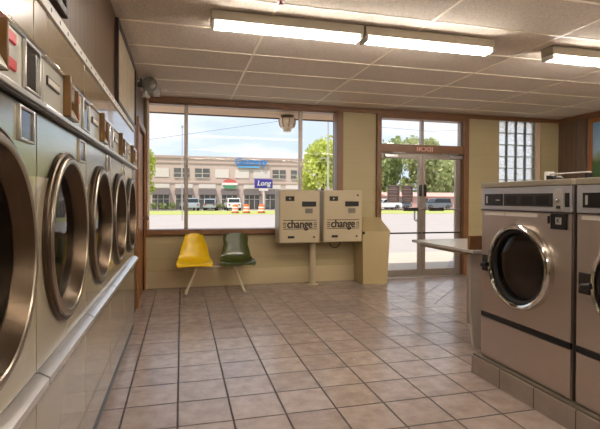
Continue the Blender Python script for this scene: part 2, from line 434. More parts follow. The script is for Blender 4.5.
# window_1
wd = struct(thing('window_1', None, None, (-.47, YB, .74)))
def wpart(name, m, parent, *bx, bev=.004):
    x0, x1, y0, y1, z0, z1 = bx; p = Vector((0, 0, 0)); q = parent
    while q: p += q.location; q = q.parent
    return B(x0-p.x, x1-p.x, y0-p.y, y1-p.y, z0-p.z, z1-p.z, bev=bev).build(name, m, parent)
wpart('sill', M['wood'], wd, -.47, 2.416, 6.60, 6.85, .755, .828)
wpart('sill_apron', M['wood'], wd, -.485, 2.43, 6.665, 6.688, .735, .754)
wpart('jamb', M['wood'], wd, 2.317, 2.416, 6.63, 6.845, .829, 2.624)
wpart('jamb', M['soffit'], wd, -.469, -.445, 6.63, 6.845, .829, 2.624)
wpart('head', M['wood'], wd, -.444, 2.316, 6.70, 6.845, 2.60, 2.628)
for xa, xb in ((.035, .088), (1.735, 1.785)):
    wpart('mullion', M['alugrey'], wd, xa, xb, 6.715, 6.79, .829, 2.599)
for xa, xb in ((-.444, .034), (.089, 1.734), (1.786, 2.316)):
    wpart('pane', M['glass'], wd, xa, xb, 6.75, 6.756, .829, 2.599, bev=0)

# window_2: glass blocks
wg = struct(thing('window_2', None, None, (5.27, YB, 1.01)))
wpart('mortar', M['grout'], wg, 5.272, 6.03, 6.75, 6.775, 1.012, 2.628, bev=0)
wpart('jamb', M['soffit'], wg, 6.032, 6.128, 6.70, 6.83, 1.012, 2.628)
cw, rh = .1895, .2020
for i in range(4):
    for j in range(8):
        x0 = 5.272+i*cw; z0 = 1.012+j*rh
        wpart('glass_block', M['gblock'], wg, x0+.005, x0+cw-.005, 6.715, 6.80, z0+.005, z0+rh-.005, bev=.010)
for o in kids(wg):
    if o.name.startswith('mortar'):       # a grid, open where the blocks sit
        me = o.data; bm = bmesh.new()
        q = MB()
        for i in range(5):
            x = i*cw+.002; q.box(x-.0048, x+.0048, .03, .10, .002, 1.618)
        for j in range(9):
            z = j*rh+.002; q.box(.002, .76, .03, .10, z-.0048, z+.0048)
        q.b.to_mesh(me); q.b.free()

# door_1: wooden door in the left wall
d1 = struct(thing('door_1', None, None, (XL, 5.6, 0)))
B(-.06, -.012, .02, .94, .01, 2.11, bev=.004).build('leaf', M['doorwood'], d1)
c = MB(); c.box(-.02, .022, -.07, .0, 0, 2.13, bev=.004); c.box(-.02, .022, .96, 1.03, 0, 2.13, bev=.004); c.box(-.02, .024, -.07, 1.03, 2.132, 2.21, bev=.004)
c.build('casing', M['doorwood'], d1)
k = MB(); k.lathe([(.012, -.012), (.012, .03), (.03, .04), (.033, .06), (.02, .075)], (0, .86, 1.0), 'x', 20, (True, True)); k.build('knob', M['chrome'], d1)

# door_2: double glazed door with transom
d2 = struct(thing('door_2', None, None, (2.987, YB, 0)))
wpart('jamb', M['wood'], d2, 2.988, 3.065, 6.64, 6.845, 0, 2.622)
wpart('jamb', M['wood'], d2, 4.556, 4.648, 6.64, 6.845, 0, 2.622)
wpart('head', M['wood'], d2, 3.066, 4.555, 6.64, 6.835, 2.56, 2.622)
hd = wpart('transom_bar', M['wood'], d2, 3.066, 4.555, 6.655, 6.835, 2.015, 2.155)
lettering('IKXII', .10, .002, M['pink'], d2, (3.83-2.987, 6.652-YB, 2.08), FACE_MY, sx=1.45, bold=.0022)
wpart('transom_mullion', M['alugrey'], d2, 3.808, 3.852, 6.72, 6.80, 2.156, 2.559)
wpart('transom_frame', M['alugrey'], d2, 3.066, 3.09, 6.72, 6.80, 2.156, 2.559); wpart('transom_frame', M['alugrey'], d2, 4.53, 4.555, 6.72, 6.80, 2.156, 2.559)
wpart('transom_pane', M['glass'], d2, 3.091, 3.807, 6.755, 6.761, 2.156, 2.559, bev=0)
wpart('transom_pane', M['glass'], d2, 3.853, 4.529, 6.755, 6.761, 2.156, 2.559, bev=0)
wpart('threshold', M['alu'], d2, 3.066, 4.555, 6.62, 6.84, 0, .014)
for xa, xb, ml, mr in ((3.07, 3.832, .03, .066), (3.836, 4.552, .066, .095)):
    f = MB()
    L = lambda *a: f.box(*a, bev=.004)
    L(0, ml, -.022, .022, 0, 1.985); L(xb-xa-mr, xb-xa, -.022, .022, 0, 1.985); L(ml, xb-xa-mr, -.022, .022, 0, .10); L(ml, xb-xa-mr, -.022, .022, 1.915, 1.985)
    lf = f.build('door_leaf', M['alugrey'], d2, loc=(xa-2.987, .07, .018))
    B(ml, xb-xa-mr, -.003, .003, .10, 1.915).build('pane', M['glass'], lf)
    bar = MB().tube([(.02, -.022, 1.085), (.02, -.075, 1.085), (xb-xa-.02, -.075, 1.085), (xb-xa-.02, -.022, 1.085)], .012, 10).build('push_bar', M['alugrey'], lf)
    px = .40 if xa < 3.5 else .10
    B(px, px+.26, -.10, -.06, 1.06, 1.115, bev=.006).build('push_pad', M['darkgrey'], lf)
    MB().tube([(.02, -.02, .70), (.02, -.045, .70), (xb-xa-.02, -.045, .70), (xb-xa-.02, -.02, .70)], .013, 10).build('guard_bar', M['darkgrey'], lf)
    cl = MB(); cx = .08 if xa < 3.5 else .50
    cl.box(cx, cx+.22, -.075, -.022, 1.925, 1.98, bev=.008); cl.tube([(cx+.11, -.05, 1.99), (cx+.3 if xa < 3.5 else cx-.22, -.16, 1.995), (cx+.12, -.10, 2.0)], .009, 8)
    cl.build('door_closer', M['alu'], lf)
    if xa < 3.5:
        B(xb-xa-.055, xb-xa-.028, -.07, -.02, 1.30, 1.49, bev=.006).build('lock_pull', M['black'], lf)
        MB().tube([(xb-xa-.08, .022, 1.11), (xb-xa-.08, .075, 1.10), (xb-xa-.08, .075, .91), (xb-xa-.08, .022, .90)], .016, 10).build('pull_handle', M['alu'], lf)
    else:
        B(.028, .055, -.07, -.02, 1.30, 1.49, bev=.006).build('lock_pull', M['black'], lf)

# notices on the glass of the left door leaf
for i, (xa, xb, lab) in enumerate(((3.215, 3.435, 'grey printed notice stuck on the left door glass, the one nearer the hinge'), (3.47, 3.672, 'grey printed notice stuck on the left door glass, the one nearer the middle stile'))):
    t = thing('door_notice', lab, 'notice', (xa, 6.75, 1.22), 0, 'notices on the door glass')
    B(0, xb-xa, -.0015, .0015, 0, .275).build('sheet', M['paper'], t)
    q = MB()
    for z, h, a0, a1 in ((.03, .012, .03, .17), (.06, .012, .03, .17), (.10, .012, .02, .18), (.13, .006, .03, .15), (.16, .012, .03, .17), (.20, .02, .02, .17), (.24, .008, .05, .15)):
        q.box(a0, min(a1, xb-xa-.02), -.003, -.0016, z, z+h)
    q.box(0, xb-xa, -.0028, -.0016, 0, .007); q.box(0, xb-xa, -.0028, -.0016, .268, .275); q.box(0, .007, -.0028, -.0016, 0, .275); q.box(xb-xa-.007, xb-xa, -.0028, -.0016, 0, .275)
    q.build('printing', M['paperline'], t)

# ---------------------------------------------------------------- dryers
DW = .757
def make_dryer():
    t = thing('tumble_dryer', '', 'dryer')
    a, z1 = .004, 1.716
    s = MB(); s.box(-.72, -.70, a, DW-a, .08, z1); s.box(-.70, -.008, a, a+.015, .08, z1); s.box(-.70, -.008, DW-a-.015, DW-a, .08, z1)
    s.box(-.70, -.008, a+.015, DW-a-.015, z1-.015, z1); s.box(-.70, -.008, a+.015, DW-a-.015, .08, .10)
    s.build('cabinet', M['enamel'], t)
    B(-.10, -.012, 0.002, DW-.002, 0, .082).build('kick_plate', M['kick'], t)
    B(-.012, 0, .005, DW-.005, .086, .672, bev=.003).build('lower_panel', M['enamel'], t)
    MB().prism([(-.006, .676), (.03, .672), (.038, .678), (.038, .70), (.008, .718), (-.006, .718)], 'y', .006, DW-.006).build('ledge', M['ledge'], t)
    B(-.006, .012, -.0055, .0055, .674, .716).build('ledge_joint', M['black'], t)
    MB().holed(.005, DW-.005, .722, 1.448, .383, 1.118, .295, -.012, 0).build('front_panel', M['enamel'], t)
    r_, zb_ = .329, 1.336
    a0 = math.asin((zb_-1.118)/r_); arc = [(r_*math.cos(a0+(PI/2-a0)*k/14), 1.118+r_*math.sin(a0+(PI/2-a0)*k/14)) for k in range(15)]
    for sg in (-1, 1):
        e_ = .005 if sg < 0 else DW-.005
        MB().prism([(e_, zb_)]+[(.383+sg*u, v) for u, v in arc]+[(.383+sg*.0005, 1.534), (e_, 1.534)], 'x', .0004, .002).build('upper_band', M['band'], t)
    B(-.012, .0, .005, DW-.005, 1.4485, 1.534).build('header', M['enamel'], t)
    B(-.012, .032, .003, DW-.003, 1.545, 1.562, bev=.004).build('lip_trim', M['ledge'], t)
    B(-.012, .024, .003, DW-.003, 1.538, 1.5445, bev=.002).build('lip_gasket', M['darkgrey'], t)
    B(-.012, .02, .005, DW-.005, 1.563, 1.704, bev=.002).build('control_panel', M['lightenamel'], t)
    B(-.012, .028, .003, DW-.003, 1.705, 1.722, bev=.004).build('top_trim', M['chrome'], t)
    # door: stepped rim, glass, drum
    d = MB().lathe([(.325, 0), (.327, .012), (.320, .016), (.317, .012), (.313, .012), (.311, .020), (.306, .022)], (0, .383, 1.118), 'x', 72).build('door', M['rim'], t)
    MB().lathe([(.3059, .0222), (.302, .027), (.294, .029), (.284, .027), (.281, .023)], (0, .383, 1.118), 'x', 72).build('bright_ring', M['ring'], d)
    MB().lathe([(.281, .0225), (.276, .012), (.258, -.022), (.254, -.026)], (0, .383, 1.118), 'x', 72).build('door_funnel', M['funnel'], d)
    MB().lathe([(.255, -.024), (.20, -.018), (.10, -.012), (.001, -.010)], (0, .383, 1.118), 'x', 48).build('glass', M['doorglass'], d)
    MB().lathe([(.262, -.03), (.285, -.06), (.30, -.14), (.30, -.58), (.24, -.62), (.001, -.62)], (0, .383, 1.118), 'x', 48).build('drum', M['drum'], t)
    f = MB(); f.box(.0205, .025, .035, .185, 1.630, 1.660); kk = f.build('nameplate', M['darkgrey'], t)
    B(.0252, .027, .041, .179, 1.636, 1.654).build('plate_face', M['whitepanel'], kk)
    # coin meter: back plate with two brown cheeks, sloping tray and slide
    cm = B(.0205, .026, .262, .382, 1.60, 1.70).build('coin_meter', M['chrome'], t)
    B(.0205, .047, .25, .2615, 1.566, 1.718, bev=.003).build('cheek', M['brown'], cm)
    B(.0205, .046, .3825, .394, 1.566, 1.69, bev=.003).build('cheek', M['brown'], cm)
    MB().prism([(.0265, 1.568), (.046, 1.568), (.045, 1.574), (.0265, 1.61)], 'y', .262, .382).build('coin_tray', M['lightenamel'], cm)
    B(.0262, .036, .285, .36, 1.635, 1.685, bev=.002).build('coin_slide', M['alu'], cm)
    for z in (1.662, 1.594):
        B(.0205, .026, .445, .51, z, z+.028, bev=.003).build('indicator', M['indicator'], t)
    for nm, y0, y1, z0, z1 in (('meter_window', .565, .705, 1.566, 1.703), ('temperature_window', .585, .715, 1.428, 1.527)):
        f = MB(); q = .008; xo = .0195 if nm == 'meter_window' else 0; x1 = .011+xo
        f.box(.0012+xo, x1, y0, y0+q, z0, z1, bev=.002); f.box(.0012+xo, x1, y1-q, y1, z0, z1, bev=.002); f.box(.0012+xo, x1, y0+q, y1-q, z0, z0+q, bev=.002); f.box(.0012+xo, x1, y0+q, y1-q, z1-q, z1, bev=.002)
        f = f.build(nm, M['alu'], t)
        B(.0012+xo, .004+xo, y0+q, y1-q, z0+q, z1-q).build('dark_pane', M['carglass'], f)
    return t
dlab = ['beige front-loading tumble dryer nearest the camera, cut by the left picture edge',
        'beige tumble dryer with its whole round door in view, second dryer from the camera',
        'beige tumble dryer in the middle of the row of five, third from the window end',
        'beige tumble dryer second from the window end of the row',
        'beige tumble dryer at the window end of the row, beside the wooden door']
proto = make_dryer()
for i in range(5):
    o = proto if i == 0 else copy_tree(proto)
    o.location = (-.44, .823+DW*i, 0); o['label'] = dlab[i]; o['group'] = 'tumble dryers in a row along the left wall'
struct(B(-.62, -.445, 4.611, 4.658, 0, 1.91, bev=.003).build('trim_4', M['enamel']))
# beige panels over the dryers and the punched angle along their top
flab = ['beige glossy panel above the dryer nearest the camera', 'beige glossy panel above the second dryer from the camera', 'beige glossy panel above the middle dryer of the row',
        'beige glossy panel above the second dryer from the window end', 'beige glossy panel above the dryer beside the wooden door']
for i in range(5):
    o = B(-.03, -.005, .004, DW-.004, 1.724, 1.896, bev=.002).build('fascia_panel', M['fascia'], loc=(-.44, .823+DW*i, 0))
    tag(o, flab[i], 'panel', 'beige panels above the dryers')
st = thing('perforated_angle', 'long pale metal angle strip with punched holes above the beige panels', 'metal strip', (-.44, .823, 1.886))
s = MB(); s.prism([(-.058, .012), (.004, .012), (.004, .050), (.001, .050), (.001, .015), (-.058, .015)], 'y', 0, 3.785); s.build('strip', M['white'], st)
h = MB()
for k in range(31): h.lathe([(.0085, .0041), (.0075, .0048), (.0001, .0048)], (0, .08+.12*k, .031), 'x', 10)
h.build('holes', M['black'], st)['kind'] = 'stuff'

# framed pictures on the panelling
t = thing('framed_picture', 'large dark framed pale picture on the panelled wall near the wooden door', 'picture', (XL, 3.75, 2.0))
f = MB(); W, H, q = 1.42, .66, .035
f.box(.002, .03, 0, q, 0, H, bev=.004); f.box(.002, .03, W-q, W, 0, H, bev=.004); f.box(.002, .03, q, W-q, 0, q, bev=.004); f.box(.002, .03, q, W-q, H-q, H, bev=.004)
f.build('frame', M['darkwood'], t); B(.002, .014, q, W-q, q, H-q).build('print', M['map'], t)
t = thing('framed_picture', 'dark framed picture above the nearer dryers, only its lower corner showing', 'picture', (XL, .75, 2.035))
f = MB(); W, H = 1.40, .62
f.box(.002, .03, 0, q, 0, H, bev=.004); f.box(.002, .03, W-q, W, 0, H, bev=.004); f.box(.002, .03, q, W-q, 0, q, bev=.004); f.box(.002, .03, q, W-q, H-q, H, bev=.004)
f.build('frame', M['darkwood'], t); B(.002, .014, q, W-q, q, H-q).build('print', M['panel'], t)
t = thing('landscape_picture', 'wood framed blue and green landscape picture on the right wall', 'picture', (XR, 4.55, 1.4))
f = MB(); W, H, q = 1.50, 1.20, .075
f.box(-.04, -.002, 0, q, 0, H, bev=.006); f.box(-.04, -.002, W-q, W, 0, H, bev=.006); f.box(-.04, -.002, q, W-q, 0, q, bev=.006); f.box(-.04, -.002, q, W-q, H-q, H, bev=.006)
f.build('frame', M['doorwood'], t)
o = B(-.016, -.002, q, W-q, q, H-q).build('print', M['landscape'], t)
o.data.transform(Matrix.Translation((0, 0, 1.4))); o.location = (0, 0, -1.4)

# emergency flood light high on the left wall
t = thing('emergency_light', 'emergency light with two swivelling lamp heads high on the wall by the window', 'light', (XL, 5.65, 2.46))
B(.002, .05, -.06, .06, .10, .20, bev=.006).build('housing', M['darkgrey'], t)
h = MB(); h.lathe([(.085, .0), (.088, .02), (.075, .06), (.04, .10), (.02, .11)], (.135, -.04, .148), 'y', 24, (False, True)); hd = h.build('lamp_head', M['grey'], t)
MB().lathe([(.082, -.034), (.05, -.046), (.001, -.05)], (.135, 0, .148), 'y', 24).build('lens', M['lampgrey'], hd)
B(.165, .25, .02, .11, .03, .15, bev=.014).build('lamp_head', M['grey'], t)
MB().tube([(.05, 0, .15), (.09, .02, .14), (.13, .05, .13), (.18, .06, .08)], .014, 8).build('arm', M['grey'], t)
MB().lathe([(.05, 0), (.02, .07), (.015, .09)], (.09, .0, .0), 'z', 16, (True, True)).build('bracket', M['lightenamel'], t)
t = thing('wall_switch', 'small switch box with red buttons just above the emergency light', 'switch', (XL, 5.62, 2.615))
B(.002, .03, -.03, .03, 0, .075, bev=.004).build('box', M['lightenamel'], t)
for z in (.015, .05): B(.0302, .04, -.014, .014, z-.008, z+.01, bev=.002).build('button', M['red'], t)

# ---------------------------------------------------------------- ceiling lights
def make_light():
    t = thing('strip_light', '', 'light')
    B(-.615, .615, -.072, .072, -.082, -.0055, bev=.006).build('channel', M['fixture'], t)
    for y in (-.038, .038):
        MB().tube([(-.588, y, -.106), (.588, y, -.106)], .015, 14).build('tube', M['tube'], t)
    for x in (-.60, .60):
        e = MB(); e.box(x-.012, x+.012, -.066, .066, -.126, -.083, bev=.004); e.build('end_socket', M['white'], t)
    return t
proto = make_light()
spots = [(.83, 3.56, 'lit twin tube strip light nearest the dryers on the ceiling'), (2.08, 3.56, 'lit twin tube strip light in the middle of the ceiling row'),
         (3.93, 3.56, 'lit twin tube strip light above the washers at the right edge'),
         (.83, .8, 0), (2.08, .8, 0), (3.93, .8, 0), (5.2, .8, 0), (5.2, 3.56, 0), (.83, -2, 0), (2.08, -2, 0), (3.93, -2, 0), (5.2, -2, 0)]  # entries without a label: unseen fixtures added to brighten the room
for i, (x, y, lab) in enumerate(spots):
    o = proto if i == 0 else copy_tree(proto)
    o.location = (x, y, ZC); o['label'] = lab or 'added twin tube strip light on the unseen ceiling, brightening the room'; o['group'] = 'ceiling strip lights' if lab else 'added ceiling strip lights out of view'
t = thing('sprinkler', 'small red sprinkler head on the ceiling at the top edge of the picture', 'sprinkler', (.69, 3.215, ZC))
MB().lathe([(.03, -.0055), (.03, -.012), (.012, -.014), (.01, -.03), (.025, -.034), (.02, -.038)], (0, 0, 0), 'z', 16, (True, True)).build('head', M['red'], t)

# ---------------------------------------------------------------- tandem bench
t = thing('tandem_bench', 'two-seat shell bench, one yellow seat and one dark green seat, under the big window', 'bench', (.44, 6.17, 0))
def shell(x0, top, m, lab):
    prof = [(-.245, .398), (-.235, .412), (-.20, .418), (-.12, .412), (-.03, .410), (.05, .418), (.10, .44), (.135, .49), (.155, .56), (.175, .64), (.195, .72), (.208, .775), (.212, .79)]
    hw = [.205, .222, .228, .228, .224, .216, .21, .20, .185, .165, top+.025, top+.008, top-.012]
    b = bmesh.new(); rows = []; N = 14
    for (y, z), w_ in zip(prof, hw):
        r = []
        for k in range(N+1):
            u = -1+2*k/N; e = abs(u)**3
            back = max(0, min(1, (y-.05)/.12)); seat = max(0, min(1, (y+.25)/.12))*(1-back)
            zz = z+e*.035*seat-(e*.012 if y < -.23 else 0); yy = y-e*.05*back*(1 if z < .74 else .5)
            if z > .78: zz -= e*.02
            r.append(b.verts.new((x0+u*w_, yy, zz)))
        rows.append(r)
    for A, C in zip(rows, rows[1:]):
        for k in range(N): b.faces.new((A[k], A[k+1], C[k+1], C[k]))
    bmesh.ops.recalc_face_normals(b, faces=b.faces); bmesh.ops.solidify(b, geom=b.faces[:], thickness=.009)
    q = MB(); q.b.free(); q.b = b; o = q.build('seat', m, t); o['label'] = lab
    return o
s1 = shell(-.275, .108, M['yellow'], 'yellow moulded seat shell'); s2 = shell(.285, .148, M['green'], 'dark green moulded seat shell')
B(-.36, .37, -.03, .03, .345, .385, bev=.004).build('beam', M['beam'], t)
for x in (-.275, .285):
    B(x-.09, x+.09, -.09, .09, .385, .402, bev=.003).build('seat_bracket', M['beam'], t)
for s in (-1, 1):
    l = MB(); x = s*.27
    l.tube([(s*.25, 0, .35), (s*.385, -.015, .016)], .018, 10)
    l = l.build('leg', M['cleg'], t)
    MB().lathe([(.026, 0), (.026, .012), (.016, .02)], (s*.387, -.015, 0), 'z', 14, (True, True)).build('foot', M['grey'], l)
    B(s*.387-.012, s*.387+.012, .0115, .26, 0, .012, bev=.003).build('floor_plate', M['cleg'], l)
pd = MB(); pd.box(-.05, .06, -.05, .05, .34, .375, bev=.006); pd.lathe([(.035, 0), (.035, .03)], (.01, -.045, .30), 'y', 20, (True, True)); pd.box(0, .02, -.05, -.03, .30, .35)
pd.build('ganging_bracket', M['cream'], t)

# ---------------------------------------------------------------- change machines
def make_changer():
    t = thing('change_machine', '', 'machine')
    W, D0, z0, z1 = .592, .33, .0, .755
    B(0, W, .012, D0, z0, z1, bev=.006).build('cabinet', M['cream'], t)
    B(.012, W-.008, 0, .0125, z0+.01, z1-.008, bev=.004).build('door', M['cream'], t)
    d = B(.085, .215, -.006, -.0005, .60, .668, bev=.002).build('display', M['black'], t)
    lettering('20', .03, .0008, M['whitepanel'], d, (.147, -.0075, .633), FACE_MY)
    B(.325, .535, -.012, -.0005, .522, .595, bev=.004).build('bill_slot', M['black'], t)
    B(.375, .485, -.006, -.0005, .425, .495, bev=.003).build('keypad', M['lampgrey'], t)
    B(.12, .215, -.01, -.0005, .07, .105, bev=.004).build('coin_return', M['black'], t)
    MB().lathe([(.014, .0), (.014, -.012), (.008, -.016)], (.505, -.0005, .085), 'y', 14, (False, True)).build('lock', M['darkgrey'], t)
    lettering('change', .145, .0012, M['ink'], t, (.295, -.002, .268), FACE_MY, sx=.93, sz=1.12, bold=.0055)
    q = MB()
    q.box(.05, .548, -.002, -.0005, .322, .331); q.box(.05, .548, -.002, -.0005, .198, .207)
    for z in (.287, .262, .232):
        q.box(.05, .098, -.002, -.0005, z-.006, z+.006); q.box(.50, .548, -.002, -.0005, z-.006, z+.006)
    q.build('stripes', M['ink'], t)
    return t
c1 = make_changer(); c1.location = (1.332, 6.25, .637); c1['label'] = 'cream change machine on the pole, the one nearer the two seats'; c1['group'] = 'change machines'
c2 = copy_tree(c1); c2.location = (1.984, 6.25, .64); c2['label'] = 'cream change machine beside the waste bin, hanging over the wall cable'
p = MB(); p.tube([(.548, .22, -.625), (.548, .22, .0)], .048, 20); p = p.build('pedestal', M['cream'], c1)
MB().lathe([(.09, -.637), (.09, -.63), (.05, -.622)], (.548, .22, 0), 'z', 20, (True, True)).build('base_plate', M['cream'], p)
B(.12, .45, .33, .438, .3, .5, bev=.004).build('wall_bracket', M['beam'], c1)
B(.12, .45, .33, .438, .3, .5, bev=.004).build('wall_bracket', M['beam'], c2)
MB().lathe([(.014, .0), (.014, -.012), (.008, -.016)], (.52, -.0005, .685), 'y', 14, (False, True)).build('lock', M['darkgrey'], c2)
MB().tube([(.17, .25, .0), (.18, .25, -.06), (.22, .26, -.10), (.29, .27, -.11), (.34, .28, -.07), (.36, .30, .0)], .007, 8).build('cable', M['darkgrey'], c2)

# ---------------------------------------------------------------- waste bin
t = thing('waste_bin', 'beige waste bin with a sloping hinged top between change machine and glass door', 'bin', (2.62, 6.24, 0))
b = bmesh.new()
v = [b.verts.new(p) for p in ((0, .06, .0), (.36, .0, .0), (.36, .41, 0), (0, .41, 0), (-.015, .06, .765), (.40, .0, .765), (.40, .41, .765), (-.015, .41, .765))]
for f in ((0, 3, 2, 1), (4, 5, 6, 7), (0, 1, 5, 4), (1, 2, 6, 5), (2, 3, 7, 6), (3, 0, 4, 7)): b.faces.new([v[i] for i in f])
q = MB(); q.b.free(); q.b = b; q.build('body', M['bin'], t)
b = bmesh.new()
v = [b.verts.new(p) for p in ((-.02, .05, .768), (.405, -.008, .768), (.405, .41, .768), (-.02, .41, .768), (-.02, .05, .79), (.405, -.008, .79), (.41, .40, .985), (.0, .40, .985))]
for f in ((0, 3, 2, 1), (4, 5, 6, 7), (0, 1, 5, 4), (1, 2, 6, 5), (2, 3, 7, 6), (3, 0, 4, 7)): b.faces.new([v[i] for i in f])
q = MB(); q.b.free(); q.b = b; q.build('lid', M['bin'], t)
B(-.018, .01, .03, .05, .745, .785, bev=.003).build('hinge', M['black'], t)

# ---------------------------------------------------------------- folding table behind the washers
t = thing('folding_table', 'pale topped folding table with a marbled end panel behind the first washer', 'table', (2.25, 3.15, 0))
B(0, .75, 0, 1.0, .836, .862, bev=.005).build('tabletop', M['tabletop'], t)
B(.07, .75, .24, .95, .80, .831).build('apron', M['beam'], t)
MB().prism([(.115, .80), (.75, .80), (.75, 0), (.16, 0), (.125, .3)], 'y', .20, .23).build('end_panel', M['laminate'], t)
B(.0, .75, .05, .08, .863, .975, bev=.004).build('end_board', M['wood'], t)
MB().tube([(.6, .9, 0), (.6, .9, .80)], .025, 12).build('leg', M['alu'], t)

# ---------------------------------------------------------------- washers on a tiled plinth
def tile_box_material():
    m, n, l, b = nt('plinth tile'); tc = n.new('ShaderNodeTexCoord'); sx = n.new('ShaderNodeSeparateXYZ'); l.new(tc.outputs['Object'], sx.inputs[0])
    f = math_node(n, l, 'FRACT', math_node(n, l, 'DIVIDE', math_node(n, l, 'SUBTRACT', sx.outputs[1], 2.596), .305))
    gg = math_node(n, l, 'LESS_THAN', f, .022)
    no = n.new('ShaderNodeTexNoise'); no.inputs['Scale'].default_value = 9; no.inputs['Detail'].default_value = 6; l.new(tc.outputs['Object'], no.inputs['Vector'])
    base = mixc(n, l, no.outputs['Fac'], lin('8a7b70'), lin('ad9d91'))
    l.new(mixc(n, l, gg, base, lin('473430')), b.inputs['Base Color']); b.inputs['Roughness'].default_value = .4
    return m
struct(B(2.066, 3.05, -1.2, 2.905, 0, .128, bev=.004).build('trim_8', tile_box_material()))
struct(B(2.075, 3.05, -1.2, 2.90, .1285, .142, bev=.003).build('trim_9', mat('grey plinth coping', '6b6152', .6, var=.15)))
WW = .785
def make_washer():
    """front at x=0 facing +X, width along +Y, base at z=0 (the plinth top)"""
    t = thing('front_load_washer', '', 'washer')
    H = 1.245
    s = MB(); s.box(-.82, -.80, 0, WW, .0, H-.037); s.box(-.80, -.012, 0, .015, .0, H-.037); s.box(-.80, -.012, WW-.015, WW, 0, H-.037)
    s.box(-.80, -.012, .015, WW-.015, 0, .02); s.build('cabinet', M['wsteel'], t)
    B(-.83, .012, -.002, WW+.002, H-.036, H, bev=.005).build('top_lid', M['lid'], t)
    B(-.014, 0, .002, WW-.002, .008, .285, bev=.002).build('lower_panel', M['wsteel'], t)
    B(-.014, .004, .001, WW-.001, .289, .322, bev=.003).build('dark_band', M['black'], t)
    MB().holed(.002, WW-.002, .326, 1.048, .395, .697, .238, -.014, 0).build('front_panel', M['wsteel'], t)
    cp = B(-.014, .006, .002, WW-.002, 1.056, H-.038, bev=.004).build('control_panel', M['cpanel'], t)
    B(-.014, .010, .0, WW, 1.0485, 1.0555, bev=.002).build('panel_trim', M['darkgrey'], t)
    # front seen from the room: local +Y is the viewer's right after turning
    p1 = B(.0062, .010, .042, .228, 1.085, 1.165, bev=.002).build('display', M['black'], t)
    B(.0102, .0108, .16, .20, 1.118, 1.126).build('readout', M['grey'], p1); B(.0102, .0108, .06, .075, 1.10, 1.15).build('readout', M['grey'], p1)
    p2 = B(.0062, .010, .24, .655, 1.085, 1.165, bev=.002).build('display', M['darkgrey'], t)
    q = MB()
    for y in (.26, .40, .53): q.box(.0102, .0106, y, y+.10, 1.095, 1.15)
    q.build('program_chart', M['black'], p2)
    cs = B(.0062, .012, .675, .73, 1.062, 1.185, bev=.003).build('coin_plate', M['grey'], t)
    MB().lathe([(.012, .0122), (.012, .022), (.007, .024)], (0, .70, 1.12), 'x', 14, (False, True)).build('coin_button', M['chrome'], cs)
    B(.0122, .016, .688, .714, 1.075, 1.092).build('coin_return', M['darkgrey'], cs)
    B(.0062, .010, .742, .772, 1.085, 1.165, bev=.002).build('coin_slot', M['black'], t)
    lb = MB(); lb.box(.0002, .0014, .03, .24, 1.018, 1.042); lb.box(.0002, .0014, .25, .53, 1.018, 1.042); lb.build('notice_strip', M['whitepanel'], t)
    lg = B(.0004, .006, .636, .755, .955, 1.046, bev=.002).build('badge', M['black'], t)
    B(.0062, .0068, .675, .717, .984, 1.024).build('badge_plate', M['grey'], lg)
    lettering('K', .042, .0006, M['black'], lg, (.0072, .696, 1.004), FACE_PX)
    B(.0004, .004, .612, .626, .985, 1.03).build('key_slot', M['black'], t)
    # door
    prof = [(.272, 0), (.275, .014), (.273, .036), (.266, .050), (.254, .056), (.242, .050), (.237, .034), (.234, .010), (.232, -.014)]
    d = MB().lathe(prof, (0, .395, .697), 'x', 64).build('door', M['chrome'], t)
    MB().lathe([(.237, .030), (.229, .034), (.219, .030), (.212, .0), (.205, -.02)], (0, .395, .697), 'x', 48).build('gasket', M['rubber'], d)
    MB().lathe([(.214, .010), (.19, .020), (.12, .030), (.001, .034)], (0, .395, .697), 'x', 48).build('glass', M['washglass'], d)
    h = MB(); h.tube([(.012, .075, .665), (.05, .085, .665), (.07, .11, .672), (.066, .15, .68)], [.012, .017, .02, .016], 10); h.build('handle', M['black'], d)
    B(.0004, .02, .03, .098, .62, .735, bev=.003).build('latch_plate', M['darkgrey'], t)
    q = MB(); q.lathe([(.225, -.016), (.25, -.06), (.28, -.10), (.28, -.45), (.20, -.50), (.001, -.50)], (0, .395, .697), 'x', 48)
    for k in range(3):
        a = 2*PI*k/3+.5; q.box(-.45, -.1, .395+math.cos(a)*.25-.02, .395+math.cos(a)*.25+.02, .697+math.sin(a)*.25-.02, .697+math.sin(a)*.25+.02, bev=.008)
    q.build('drum', M['washdrum'], t)
    return t
proto = make_washer()
wl = ['stainless front-load washer with chrome ring door, whole in view at the right', 'stainless front-load washer cut off by the right picture edge', 'stainless front-load washer out of the picture past the right edge']
for i in range(3):
    o = proto if i == 0 else copy_tree(proto)
    o.location = (2.105, 2.85-i*.818, .1425); o.rotation_euler = (0, 0, PI); o['label'] = wl[i]; o['group'] = 'front-load washers on the tiled plinth'
t = thing('rail_bar', 'white rail with a black end bracket lying on top of the first washer', 'rail', (2.5, 2.32, 1.3876))
B(-.03, .03, .315, .345, 0, .078, bev=.003).build('end_plate', M['white'], t)
MB().prism([(.314, 0), (.25, .0), (.245, .03), (.26, .045), (.314, .05)], 'x', -.04, .04).build('end_bracket', M['black'], t)
B(-.012, .012, .0, .3145, .056, .064, bev=.002).build('rail', M['white'], t); B(-.02, .02, .0, .02, 0, .0515, bev=.002).build('foot', M['black'], t)

